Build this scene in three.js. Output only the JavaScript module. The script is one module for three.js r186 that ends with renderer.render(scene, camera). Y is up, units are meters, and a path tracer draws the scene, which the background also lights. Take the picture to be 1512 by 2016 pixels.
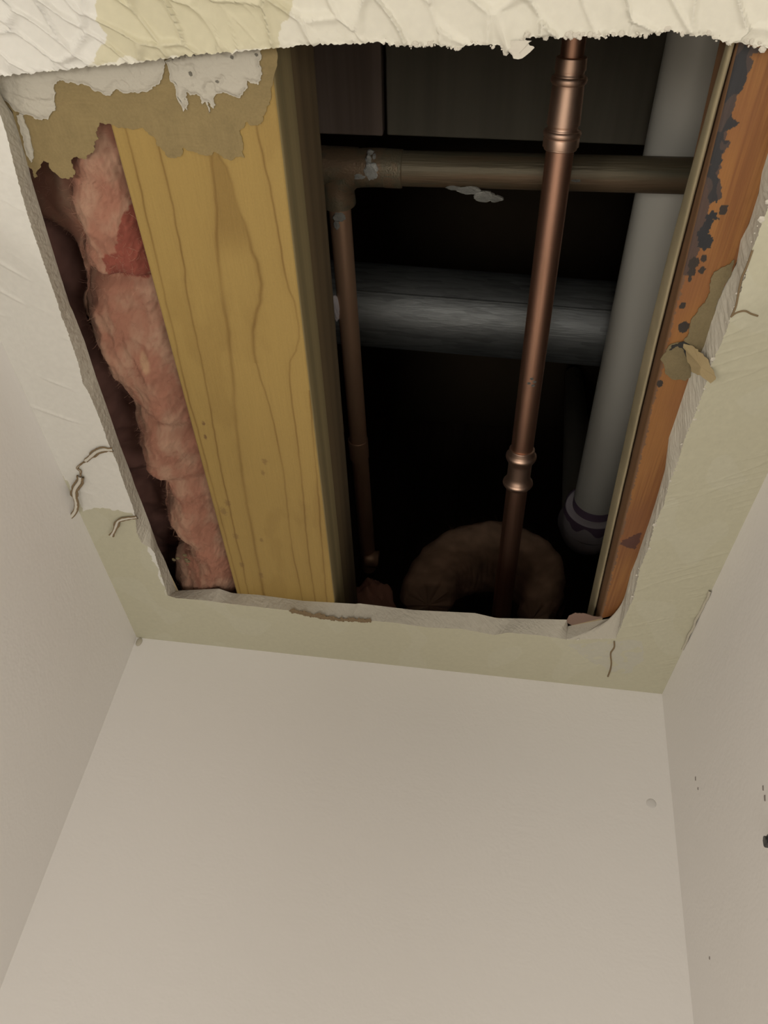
import * as THREE from 'three';
import { ImprovedNoise } from 'three/addons/math/ImprovedNoise.js';
import { mergeGeometries, mergeVertices } from 'three/addons/utils/BufferGeometryUtils.js';
import { RoundedBoxGeometry } from 'three/addons/geometries/RoundedBoxGeometry.js';

// ---------------------------------------------------------------- camera, light, exposure
const CEIL = 2.44;                       // underside of the ceiling board, metres
const scene = new THREE.Scene();
scene.background = new THREE.Color(0x000000);
const camera = new THREE.PerspectiveCamera(63.97, 1512 / 2016, 0.01, 20);
camera.position.set(0, CEIL - 0.387, 0);
camera.rotation.set(0.706346, 0.137237, 0.177303, 'YXZ');
const renderer = new THREE.WebGLRenderer({ antialias: true });
renderer.toneMapping = THREE.LinearToneMapping;
renderer.toneMappingExposure = 0.9;
renderer.shadowMap.enabled = true;
renderer.shadowMap.type = THREE.PCFSoftShadowMap;
const ADDED_LAMP = { xs: [-0.86, -0.06, 0.74], y: CEIL - 1.28, z: 0.46, radius: 0.14, power: 0.86, color: new THREE.Color().setRGB(1, 0.955, 0.88) };

// ---------------------------------------------------------------- helpers
let seed = 20481;
const rnd = () => { seed = (seed * 1664525 + 1013904223) % 4294967296; return seed / 4294967296; };
const perlin = new ImprovedNoise();
const n3 = (x, y, z) => perlin.noise(x + 31.7, y + 11.3, z + 5.1);
const fbm = (x, y, z, o = 4) => { let s = 0, a = 1, f = 1; for (let i = 0; i < o; i++) { s += a * n3(x * f, y * f, z * f + i * 7.3); a *= 0.5; f *= 2.03; } return s; };
const clamp = (v, a = 0, b = 1) => Math.min(b, Math.max(a, v));
const smooth = (a, b, v) => { const t = clamp((v - a) / (b - a)); return t * t * (3 - 2 * t); };
const lerp = (a, b, t) => a + (b - a) * t;
const hash = (i, j, k = 0) => { let h = (i * 374761393 + j * 668265263 + k * 2147483647) | 0; h = Math.imul(h ^ (h >>> 13), 1274126177); h ^= h >>> 16; return (h >>> 0) / 4294967296; };
// positions inside the opening are in millimetres: x to the right, h above the ceiling's underside, z towards the viewer
const V = (x, h, z) => new THREE.Vector3(x / 1000, CEIL + h / 1000, z / 1000);
const pairs = (a) => { const o = []; for (let i = 0; i < a.length; i += 2) o.push([a[i], a[i + 1]]); return o; };
const triples = (a) => { const o = []; for (let i = 0; i < a.length; i += 3) o.push([a[i], a[i + 1], a[i + 2]]); return o; };
const used = {};
const numbered = (n) => { const k = used[n] = (used[n] ?? -1) + 1; return k ? n + '_' + String(k).padStart(3, '0') : n; };
function mesh(name, geo, mat, parent = scene) {
  const m = new THREE.Mesh(geo, mat);
  m.name = parent === scene ? numbered(name) : name;
  m.castShadow = m.receiveShadow = true;
  parent.add(m);
  return m;
}
function thing(name, label, category, group) {
  const o = new THREE.Group(); o.name = numbered(name); scene.add(o);
  return tag(o, label, category, group);
}
function tag(o, label, category, group) { Object.assign(o.userData, { label, category }); if (group) o.userData.group = group; return o; }
const structure = (o) => { o.userData.kind = 'structure'; return o; };
const stuff = (o) => { o.userData.kind = 'stuff'; return o; };
function box(x0, x1, y0, y1, z0, z1) { const g = new THREE.BoxGeometry(x1 - x0, y1 - y0, z1 - z0); g.translate((x0 + x1) / 2, (y0 + y1) / 2, (z0 + z1) / 2); return metricUV(g); }
// uv in metres by the face's main direction
function metricUV(g) {
  const p = g.attributes.position, n = g.attributes.normal, uv = new Float32Array(p.count * 2);
  for (let i = 0; i < p.count; i++) {
    const ax = Math.abs(n.getX(i)), ay = Math.abs(n.getY(i)), az = Math.abs(n.getZ(i));
    if (ay >= ax && ay >= az) { uv[2 * i] = p.getX(i); uv[2 * i + 1] = p.getZ(i); }
    else if (ax >= az) { uv[2 * i] = p.getZ(i); uv[2 * i + 1] = p.getY(i); }
    else { uv[2 * i] = p.getX(i); uv[2 * i + 1] = p.getY(i); }
  }
  g.setAttribute('uv', new THREE.BufferAttribute(uv, 2));
  return g;
}
function grid(nu, nv, f, closedV = false) {      // f(u, v) -> Vector3
  const pos = [], uv = [], idx = [];
  for (let i = 0; i <= nu; i++) for (let j = 0; j <= nv; j++) { const q = f(i / nu, j / nv); pos.push(q.x, q.y, q.z); uv.push(i / nu, j / nv); }
  for (let i = 0; i < nu; i++) for (let j = 0; j < nv; j++) { const a = i * (nv + 1) + j, b = a + nv + 1; idx.push(a, b, a + 1, b, b + 1, a + 1); }
  let g = new THREE.BufferGeometry();
  g.setAttribute('position', new THREE.Float32BufferAttribute(pos, 3));
  g.setAttribute('uv', new THREE.Float32BufferAttribute(uv, 2));
  g.setIndex(idx);
  if (closedV) { g.deleteAttribute('uv'); g = mergeVertices(g, 1e-7); }
  g.computeVertexNormals();
  return g;
}
// a turned profile [[mm along, radius mm], ...] between two points
function turned(p0, dir, profile, seg = 40) {
  const g = new THREE.LatheGeometry(profile.map(([t, r]) => new THREE.Vector2(Math.max(r, 0.01) / 1000, t / 1000)), seg);
  g.applyQuaternion(new THREE.Quaternion().setFromUnitVectors(new THREE.Vector3(0, 1, 0), dir.clone().normalize()));
  g.translate(p0.x, p0.y, p0.z);
  return g;
}
function rod(p0, p1, r, seg = 32) { const d = p1.clone().sub(p0), L = d.length() * 1000; return turned(p0, d, [[0, 0], [0, r], [L, r], [L, 0]], seg); }
function tube(pts, r, seg = 60, rad = 8) { return new THREE.TubeGeometry(new THREE.CatmullRomCurve3(pts), seg, r / 1000, rad, false); }
// ragged version of an outline: midpoints pushed about, then split again
function ragged(pts, amp, levels, closed = true) {
  let a = pts;
  for (let l = 0; l < levels; l++) {
    const o = [];
    for (let i = 0; i < a.length; i++) {
      o.push(a[i]);
      if (!closed && i === a.length - 1) break;
      const b = a[(i + 1) % a.length], dx = b[0] - a[i][0], dz = b[1] - a[i][1], L = Math.hypot(dx, dz);
      if (L < 0.5) continue;
      const k = (rnd() - 0.5) * Math.min(amp, L * 0.5);
      o.push([(a[i][0] + b[0]) / 2 - dz / L * k, (a[i][1] + b[1]) / 2 + dx / L * k]);
    }
    a = o; amp *= 0.6;
  }
  return a;
}
const toShape = (pts) => new THREE.Shape(pts.map(([x, z]) => new THREE.Vector2(x / 1000, -z / 1000)));
// flat sheet cut to an outline in plan, from height h0 to h1 (mm)
function sheet(pts, h0, h1, bevel = 0) {
  const g = new THREE.ExtrudeGeometry(toShape(pts), { depth: (h1 - h0 - 2 * bevel) / 1000, bevelEnabled: bevel > 0, bevelThickness: bevel / 1000, bevelSize: bevel / 1000, bevelOffset: -bevel / 1000, bevelSegments: 2 });
  g.rotateX(-Math.PI / 2); g.translate(0, CEIL + (h0 + bevel) / 1000, 0);
  return metricUV(g);
}
function inside(pts, x, z) {
  const b = pts.bounds ??= [0, 1].flatMap((k) => [Math.min(...pts.map((p) => p[k])), Math.max(...pts.map((p) => p[k]))]);
  if (x < b[0] || x > b[1] || z < b[2] || z > b[3]) return false;
  let c = false;
  for (let i = 0, j = pts.length - 1; i < pts.length; j = i++) {
    const [xi, zi] = pts[i], [xj, zj] = pts[j];
    if ((zi > z) !== (zj > z) && x < (xj - xi) * (z - zi) / (zj - zi) + xi) c = !c;
  }
  return c;
}
function texture(w, h, f, srgb = true) {         // f(u, v) -> [r, g, b] linear 0..1 (v up)
  const d = new Uint8Array(w * h * 4), enc = srgb ? (c) => Math.round(255 * (c <= 0.0031308 ? 12.92 * c : 1.055 * Math.pow(c, 1 / 2.4) - 0.055)) : (c) => Math.round(255 * c);
  for (let j = 0; j < h; j++) for (let i = 0; i < w; i++) {
    const c = f((i + 0.5) / w, (j + 0.5) / h), k = 4 * (j * w + i);
    d[k] = enc(clamp(c[0])); d[k + 1] = enc(clamp(c[1])); d[k + 2] = enc(clamp(c[2])); d[k + 3] = 255;
  }
  const t = new THREE.DataTexture(d, w, h);
  t.magFilter = THREE.LinearFilter; t.minFilter = THREE.LinearMipmapLinearFilter; t.generateMipmaps = true;
  t.wrapS = t.wrapT = THREE.RepeatWrapping; t.anisotropy = 8;
  if (srgb) t.colorSpace = THREE.SRGBColorSpace;
  t.needsUpdate = true;
  return t;
}
const mix3 = (a, b, t) => [lerp(a[0], b[0], t), lerp(a[1], b[1], t), lerp(a[2], b[2], t)];
const std = (o) => new THREE.MeshStandardMaterial({ side: THREE.DoubleSide, ...o });
const rgb = (r, g, b) => new THREE.Color().setRGB(r, g, b);
const tiled = (t, n) => { const c = t.clone(); c.repeat.set(n, n); c.needsUpdate = true; return c; };
// tileable fractal noise, -1..1
function tileNoise(u, v, f, o = 4, k = 0) {
  let s = 0, a = 1;
  for (let i = 0; i < o; i++) {
    const A = u * 2 * Math.PI, B = v * 2 * Math.PI, R = f / (2 * Math.PI);
    s += a * (n3(Math.cos(A) * R + k, Math.sin(A) * R, Math.cos(B) * R + Math.sin(B) * R * 1.37) + n3(Math.cos(B) * R + 9 + k, Math.sin(B) * R + 3, Math.sin(A) * R - Math.cos(A) * R * 1.21)) * 0.7;
    a *= 0.55; f *= 2;
  }
  return s;
}

// outlines traced on the ceiling plane, [x, z, x, z, ...] in millimetres from below the camera
const NEAR = [-244.2,-155.2,-225.4,-153.0,-212.2,-151.7,-196.5,-149.7,-184.8,-148.3,-173.5,-147.3,-163.3,-145.7,-152.0,-144.1,-142.1,-142.7,-131.2,-141.8,-114.4,-140.0,-103.7,-138.7,-100.3,-138.8,-90.9,-137.3,-77.1,-136.6,-68.0,-136.3,-55.5,-135.6,-52.2,-136.3,-45.5,-136.6,-38.8,-136.8,-32.1,-135.8,-25.5,-136.5,-16.7,-135.4,-10.1,-135.3,-4.7,-135.5,-2.2,-138.3,0.9,-136.4,5.3,-133.7,6.0,-131.8,13.2,-131.3,21.8,-131.3,36.4,-130.5,50.0,-130.2,51.2,-131.1,53.0,-129.7,61.0,-128.6,64.9,-127.3,69.3,-128.5,75.5,-129.5,80.5,-129.2,82.9,-130.5,89.0,-131.7,95.6,-131.6,99.9,-132.8,105.8,-133.4,115.7,-134.0];
const RIGHT = [123.2,-144.1,125.2,-165.3,128.0,-195.9,127.8,-211.4,127.7,-226.5,129.5,-259.6,128.9,-264.8,129.0,-275.3,127.3,-298.8,128.1,-312.1,128.1,-332.0,127.2,-355.5,128.0,-374.1,127.4,-395.4,128.5,-417.2,127.3,-440.3,128.7,-462.7,127.7,-486.8,131.0,-524.5,128.7,-560.2,128.5,-582.9];
const FAR = [89.7,-591.9,68.4,-589.7,40.4,-590.3,29.8,-596.2,2.0,-592.0,-27.8,-595.1,-58.1,-592.8,-77.1,-593.9,-104.0,-597.2,-134.5,-592.5,-146.0,-590.6,-191.2,-590.0,-227.1,-588.4,-250.4,-589.3];
const LEFT = [-256.7,-586.5,-255.5,-553.7,-254.1,-525.7,-256.0,-519.3,-261.8,-514.8,-262.8,-500.7,-258.9,-482.1,-257.8,-468.8,-257.7,-441.4,-256.8,-418.2,-257.7,-408.0,-258.0,-396.0,-257.4,-390.1,-257.5,-370.3,-258.1,-354.6,-259.9,-346.9,-257.6,-330.7,-256.8,-307.1,-256.9,-293.6,-256.1,-285.5,-255.9,-278.4,-255.4,-256.2,-254.7,-234.9,-253.5,-218.7,-252.0,-205.6,-250.5,-193.6,-249.2,-183.3,-248.7,-173.0,-248.0,-165.9];
const RIGHT_TOP = [122.0,-149.0,123.4,-170.9,123.9,-192.5,125.6,-202.6,126.0,-218.7,124.6,-228.0,126.5,-241.7,123.6,-259.8,123.2,-276.9,123.7,-292.2,122.4,-303.5,121.8,-315.6,121.8,-332.5,121.8,-351.1,121.6,-367.3,125.8,-396.2,126.3,-410.0,127.0,-431.7,127.1,-448.0,127.1,-472.7,127.2,-490.9,126.5,-510.1,127.8,-536.0,128.0,-561.6,127.0,-571.4];
const FAR_TOP = [90.6,-591.0,88.3,-581.4,52.5,-586.3,30.4,-589.5,11.6,-585.2,-40.7,-589.8,-88.6,-588.1,-91.7,-589.4,-138.5,-592.8,-179.4,-590.5,-202.2,-592.0,-213.8,-587.0,-256.1,-597.1];
const LEFT_TOP = [-255.0,-573.4,-255.5,-551.7,-257.2,-532.5,-257.0,-502.9,-257.3,-477.0,-257.8,-458.3,-257.4,-445.8,-257.8,-415.3,-257.1,-377.8,-257.0,-350.2,-255.9,-322.5,-256.5,-298.8,-257.1,-296.6,-255.9,-270.3,-254.6,-247.2,-253.4,-228.5,-252.6,-214.0,-251.2,-203.7,-250.0,-189.0,-249.6,-178.4,-253.4,-170.0];
const PAPER = [-251.5,-204.9,-249.5,-208.2,-250.6,-212.8,-247.7,-208.7,-241.6,-202.3,-238.5,-203.3,-238.8,-207.2,-235.8,-210.4,-229.8,-211.3,-226.3,-209.4,-225.6,-203.8,-221.9,-199.2,-216.4,-199.5,-211.2,-195.5,-209.5,-190.7,-206.8,-189.0,-205.7,-183.5,-203.3,-180.9,-198.5,-181.2,-197.4,-181.9,-192.5,-182.8,-181.4,-182.6,-176.0,-187.8,-174.4,-192.4,-170.7,-197.6,-166.1,-196.8,-162.3,-191.9,-160.2,-193.4,-153.6,-195.2,-146.8,-193.9,-141.9,-196.3,-136.7,-197.2,-130.5,-195.9,-130.3,-187.5,-130.4,-181.6,-126.2,-177.5,-121.5,-179.3,-118.1,-176.7,-114.5,-169.3,-112.5,-165.4,-110.6,-157.9,-107.4,-143.8,-105.9,-136.1,-165.9,-139.6,-244.6,-148.3,-257.4,-160.3,-254.9,-168.7,-249.3,-178.2];
const GYPA = [-253.2,-157.5,-254.2,-167.8,-247.2,-176.6,-239.7,-178.3,-235.1,-180.2,-230.7,-180.0,-225.3,-175.3,-223.6,-168.8,-222.6,-164.4,-218.1,-160.5,-212.6,-161.2,-206.6,-162.0,-202.9,-163.8,-198.5,-165.5,-194.7,-167.1,-189.6,-163.8,-187.0,-165.7,-178.6,-165.4,-171.4,-163.2,-169.5,-162.0,-167.7,-161.0,-163.5,-153.9,-161.2,-148.0,-193.1,-148.9,-231.0,-154.5];
const GYPB = [-162.2,-150.3,-161.5,-159.4,-159.5,-162.9,-158.1,-173.4,-156.7,-171.6,-155.9,-172.8,-154.6,-168.6,-154.4,-164.1,-151.3,-165.2,-148.1,-165.8,-147.6,-169.9,-146.0,-168.1,-145.0,-173.9,-144.1,-171.7,-144.5,-168.3,-142.0,-171.4,-140.9,-169.6,-141.0,-166.0,-136.0,-163.5,-128.3,-166.1,-125.0,-162.7,-123.3,-158.0,-120.0,-159.0,-118.1,-159.7,-116.3,-157.5,-115.4,-155.0,-116.1,-149.0,-114.8,-143.5,-137.2,-144.1];
const GYPC = [-247.4,-178.6,-243.4,-177.9,-243.6,-186.7,-246.1,-199.9,-248.5,-203.3,-249.4,-197.3,-248.4,-186.9];
const SCRAP = [124.6,-238.8,122.2,-241.9,116.4,-247.1,116.2,-254.0,117.4,-262.5,115.2,-268.5,112.8,-276.0,113.4,-287.0,112.6,-292.7,105.4,-294.7,102.2,-305.6,107.4,-315.7,112.8,-319.8,119.3,-320.0,122.2,-317.4,121.4,-308.8,122.9,-299.0,124.7,-291.7,124.1,-276.5,124.0,-259.4,125.6,-247.5];
const FOLD_STRIP = [111.7,-291.7,117.1,-294.1,120.3,-301.1,123.7,-308.9,128.9,-316.4,122.5,-313.2,117.6,-304.2,113.4,-297.3,109.4,-295.1,105.7,-298.6,106.0,-295.0];
const FLAP = [112.1,-293.1,11.8,118.3,-294.1,10.0,121.4,-294.7,6.0,125.5,-295.5,1.0,129.5,-300.5,-4.0,130.9,-304.0,-5.0,129.0,-307.1,-5.0,123.0,-304.2,-2.0,119.4,-307.2,5.0,116.3,-302.7,10.5];
const CORNER = [87.9,-584.5,89.2,-575.9,93.4,-570.7,100.0,-570.2,109.1,-573.1,117.7,-572.3,125.2,-564.3,127.4,-575.8,119.1,-580.4,94.2,-589.6];
const GRAIN0 = [-190.9,-182.4,-190.9,-197.6,-190.9,-212.8,-192.1,-232.5,-192.0,-246.5,-192.5,-262.5,-193.1,-279.3,-193.7,-294.5,-193.8,-316.7,-194.8,-327.6,-195.2,-350.3,-195.3,-369.0,-194.7,-383.8];
const GRAIN1 = [-175.4,-189.2,-175.4,-207.0,-175.1,-224.1,-176.0,-236.2,-176.1,-248.7,-176.8,-263.5,-179.0,-279.4,-179.3,-294.6,-179.5,-312.0,-179.8,-323.1,-180.3,-343.4,-181.4,-367.2,-182.7,-391.7,-184.1,-417.9,-185.0,-442.6,-185.2,-469.4,-185.9,-495.6,-186.5,-517.5,-186.1,-545.3,-187.4,-573.7,-187.6,-587.3];
const GRAIN2 = [-147.9,-186.3,-148.0,-194.9,-148.7,-204.9,-150.0,-222.8,-154.2,-247.4,-155.5,-260.1,-157.0,-276.9,-157.4,-291.9,-157.6,-308.0,-159.2,-321.4,-160.9,-343.7,-163.9,-370.5,-166.2,-391.4,-167.7,-417.1,-169.8,-445.2,-170.6,-471.7,-171.0,-501.8,-172.1,-532.8,-173.2,-582.6];
const GRAIN3 = [-144.6,-191.4,-144.2,-196.4,-141.1,-201.9,-139.6,-214.6,-138.8,-225.2,-135.9,-234.0,-134.6,-248.2,-132.4,-257.7,-131.9,-271.0,-133.9,-281.6,-138.3,-292.6,-142.2,-306.7,-143.8,-322.1,-142.3,-342.1,-140.1,-358.7,-138.4,-380.9,-137.7,-404.6,-137.2,-428.8,-138.5,-459.9,-139.9,-494.3,-140.7,-528.1,-139.2,-563.6,-139.3,-583.0];
const GRAIN4 = [-122.4,-174.1,-121.9,-181.2,-120.6,-196.9,-119.1,-211.9,-118.2,-231.2,-117.4,-246.2,-117.3,-259.7,-116.0,-272.0,-113.4,-282.2,-112.6,-298.4,-113.2,-306.7,-116.1,-317.0,-121.5,-327.8,-123.3,-343.7,-123.6,-368.8,-123.4,-390.3,-124.1,-418.8,-124.7,-451.3,-126.7,-492.4,-127.7,-544.0,-127.5,-587.1];
const GRAIN5 = [-111.0,-363.5,-112.1,-391.5,-112.5,-417.5,-113.5,-460.1,-115.0,-498.9,-115.7,-533.1,-117.0,-579.2];
const STAIN = [94.7,-136.4,106.6,-137.5,107.0,-140.1,102.0,-141.7,105.0,-143.2,105.1,-146.3,104.2,-150.6,103.8,-154.9,101.7,-158.2,101.6,-161.5,102.2,-166.0,106.9,-169.7,104.0,-172.3,101.0,-174.6,105.4,-178.6,104.1,-182.3,103.3,-186.0,103.7,-190.9,102.4,-193.0,104.6,-195.9,107.6,-201.4,108.9,-206.1,107.2,-208.8,104.2,-208.4,102.0,-203.8,98.9,-194.9,98.6,-188.6,97.4,-181.4,97.1,-171.9,96.2,-160.6,95.3,-149.8,94.7,-141.4];
const STAIN2 = [106.4,-212.9,109.3,-214.6,111.2,-217.8,109.1,-217.4,107.3,-216.4,107.8,-221.9,107.9,-225.9,110.7,-226.8,111.1,-232.0,108.8,-235.0,105.4,-233.5,103.8,-229.5,103.6,-222.7,104.2,-215.7];
const SPOTS = [111.6,-212.1,2.6,105.1,-242.4,3.4,109.5,-239.4,2.0,105.4,-247.9,2.6,110.3,-246.3,2.0,105.5,-252.2,1.4,105.9,-268.9,2.0,109.9,-282.7,3.6,106.1,-324.0,2.4,119.1,-307.5,4.0,124.7,-314.5,3.5];
const KNOT = [124.0,-461.5,125.2,-474.2,123.8,-481.6,117.9,-480.1,110.9,-476.3,115.8,-469.6];
const CURL1 = [-255.8,-406.2,-0.6,-262.2,-406.5,-1.0,-268.3,-409.2,-1.0,-273.6,-413.9,-1.0,-280.0,-419.8,-1.0,-286.3,-425.1,-1.2,-289.4,-429.0,-1.4,-287.5,-430.7,-1.6,-289.1,-436.5,-2.0,-291.0,-441.7,-2.5,-296.2,-448.5,-4.0,-298.5,-454.5,-5.0,-298.7,-461.5,-6.0,-300.7,-469.0,-8.0,-307.1,-475.9,-11.0,-312.4,-475.6,-14.0];
const CURL1B = [-307.1,-475.9,-11.0,-311.3,-478.4,-13.0,-314.1,-482.0,-15.0];
const CURL2 = [-256.8,-480.0,-0.6,-266.1,-482.6,-1.0,-273.5,-486.1,-1.5,-276.2,-490.8,-2.5,-278.6,-495.6,-4.0,-282.4,-501.3,-5.0];
const CRACK = [127.9,-586.5,-0.3,129.0,-596.4,-0.4,128.4,-604.6,-0.4,129.1,-611.0,-0.4,131.7,-620.4,-0.4,132.8,-631.3,-0.4,132.9,-643.5,-0.4];
const CRACKB = [127.8,-225.4,-0.4,127.7,-234.9,-0.4,127.5,-240.8,-0.4,127.7,-246.8,-0.4,129.4,-258.7,-0.4,128.8,-264.5,-0.4];
const CRACKC = [129.0,-265.2,-0.4,130.7,-262.4,-0.5,134.4,-260.8,-0.6,138.5,-262.4,-0.6,142.0,-263.5,-0.5];
const FRINGE = [-145.9,-590.0,-0.4,-134.5,-593.3,-0.5,-121.1,-594.5,-0.7,-107.8,-595.9,-0.8,-94.3,-595.2,-0.7,-77.0,-593.3,-0.4];
const WHITE1 = [-235.0,-114.6,-178.4,-113.7,-185.5,-129.7,-183.8,-136.3,-190.6,-145.1,-199.6,-151.6,-253.1,-157.8];
const WHITE2 = [-257.4,-155.6,-226.0,-154.6,-256.7,-586.5,-259.4,-476.1,-277.9,-473.2,-301.0,-478.0,-308.8,-381.0,-306.0,-254.4];
const GREY3 = [126.0,-587.3,148.3,-581.5,157.2,-611.7,147.8,-634.9,128.0,-633.0,92.6,-600.1];
const CREAM = [-180.7,-113.7,-191.5,-145.8,-163.4,-146.1,-103.8,-139.1,-99.0,-127.8,-88.5,-112.1];
const BATT = [-234.0,-214.9,-242.0,-247.4,-248.6,-285.3,-259.3,-316.4,-259.8,-332.7,-254.9,-358.1,-250.1,-380.5,-245.1,-404.4,-251.5,-453.0,-238.9,-468.8,-248.4,-519.8,-236.2,-545.1,-252.7,-583.9,-259.0,-608.1];

// ---------------------------------------------------------------- materials
const grainBump = texture(256, 256, (u, v) => { const s = 0.5 + 0.28 * tileNoise(u, v, 40, 3); return [s, s, s]; }, false);
const roughBump = texture(256, 256, (u, v) => { const s = 0.5 + 0.35 * tileNoise(u, v, 22, 5, 4); return [s, s, s]; }, false);
const wallBump = texture(256, 256, (u, v) => { const s = 0.5 + 0.16 * tileNoise(u, v, 14, 2, 2) + 0.14 * tileNoise(u, v, 60, 2, 8); return [s, s, s]; }, false);
const M = {};
M.wall = std({ color: rgb(0.85, 0.82, 0.79), roughness: 0.75, bumpMap: tiled(wallBump, 6), bumpScale: 0.00035 });
M.room = std({ color: rgb(0.84, 0.82, 0.79), roughness: 0.85 });
M.floor = std({ color: rgb(0.74, 0.71, 0.66), roughness: 0.6 });
M.gypsum = std({ color: rgb(0.58, 0.55, 0.53), roughness: 0.95, bumpMap: tiled(roughBump, 30), bumpScale: 0.0009 });
M.gypsumFace = std({ color: rgb(0.51, 0.475, 0.40), roughness: 0.95, bumpMap: tiled(roughBump, 16), bumpScale: 0.0006 });
M.backPaper = std({ color: rgb(0.42, 0.33, 0.2), roughness: 0.9 });
const kraftMap = texture(256, 256, (u, v) => { const s = 1 + 0.10 * tileNoise(u, v, 8, 5) + 0.10 * tileNoise(u, v, 90, 2, 3); return [0.255 * s, 0.19 * s, 0.086 * s]; });
M.kraft = std({ map: tiled(kraftMap, 10), roughness: 0.92, bumpMap: tiled(grainBump, 30), bumpScale: 0.0002 });
M.kraftGrey = std({ map: tiled(kraftMap, 10), color: rgb(0.78, 0.82, 0.95), roughness: 0.92, bumpMap: tiled(grainBump, 30), bumpScale: 0.0002 });
M.kraftDark = std({ color: rgb(0.22, 0.155, 0.085), roughness: 0.95 });
M.kraftRed = std({ color: rgb(0.24, 0.155, 0.12), roughness: 0.95 });
M.spackle = std({ color: rgb(0.62, 0.58, 0.50), roughness: 1 });

// ---------------------------------------------------------------- ceiling with its hole
const HOLE = { near: pairs(NEAR), right: pairs(RIGHT), far: pairs(FAR), left: pairs(LEFT) };
const OUT = { x0: -305, x1: 184, z0: -664, z1: -88 };
// surface relief of the brushed ceiling paint, mm below the board
function relief(x, z) {
  const near = smooth(-175, -150, z), left = smooth(-236, -246, x) * (1 - smooth(-470, -400, z) * 0 ) * smooth(-560, -430, z), right = smooth(95, 112, x) * (1 - near);
  const wx = x + 5 * n3(x * 0.03, z * 0.03, 1), wz = z + 5 * n3(x * 0.03, z * 0.03, 9);
  // slapped cells: each a small tilted plate with a raised lip
  const cell = (ang, sx, sz, k) => {
    const c = Math.cos(ang), s = Math.sin(ang), a = (wx * c + wz * s) / sx, b = (-wx * s + wz * c) / sz;
    const ia = Math.floor(a), ib = Math.floor(b);
    let f1 = 9, f2 = 9, bi = 0, bj = 0, da = 0, db = 0;
    for (let i = -1; i <= 1; i++) for (let j = -1; j <= 1; j++) {
      const px = ia + i + hash(ia + i, ib + j, k), pz = ib + j + hash(ia + i, ib + j, k + 1), d = Math.hypot(a - px, b - pz);
      if (d < f1) { f2 = f1; f1 = d; bi = ia + i; bj = ib + j; da = a - px; db = b - pz; } else if (d < f2) f2 = d;
    }
    const lip = Math.exp(-Math.pow((f2 - f1) / 0.13, 2)) * (0.35 + 0.9 * hash(bi, bj, k + 4));
    const t = hash(bi, bj, k + 2) * 6.283;
    return lip * 0.8 + (da * Math.cos(t) + db * Math.sin(t)) * 0.6;
  };
  let h = 0;
  if (near > 0) { const west = 1 - smooth(-170, -90, x); h += near * (west * cell(-0.75, 24, 11, 3) * 2.5 + (1 - west) * cell(-0.95, 34, 16, 13) * 2.6); }
  if (left > 0) h += left * (1 - near) * (0.16 * cell(-0.5, 46, 22, 23) + 0.9 * Math.pow(Math.max(0, 1 - 7 * Math.abs(n3((x * 0.87 - z * 0.5) * 0.006, (x * 0.5 + z * 0.87) * 0.05, 77))), 2.5) * smooth(0.0, 0.3, n3(x * 0.025, z * 0.02, 61)));
  const brush = n3((x * 0.5 - z * 0.86) * 0.16, (x * 0.86 + z * 0.5) * 0.012, 4), lines = Math.pow(Math.max(0, 1 - Math.abs(brush) * 5), 3);
  h += right * 0.35 * lines * smooth(-0.1, 0.25, n3(x * 0.02, z * 0.02, 14)) + (right + 0.35 * (1 - near)) * 0.16 * fbm(x * 0.05, z * 0.05, 2, 3);
  h += 0.05 * fbm(x * 0.3, z * 0.3, 6, 3);
  return h;
}
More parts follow.
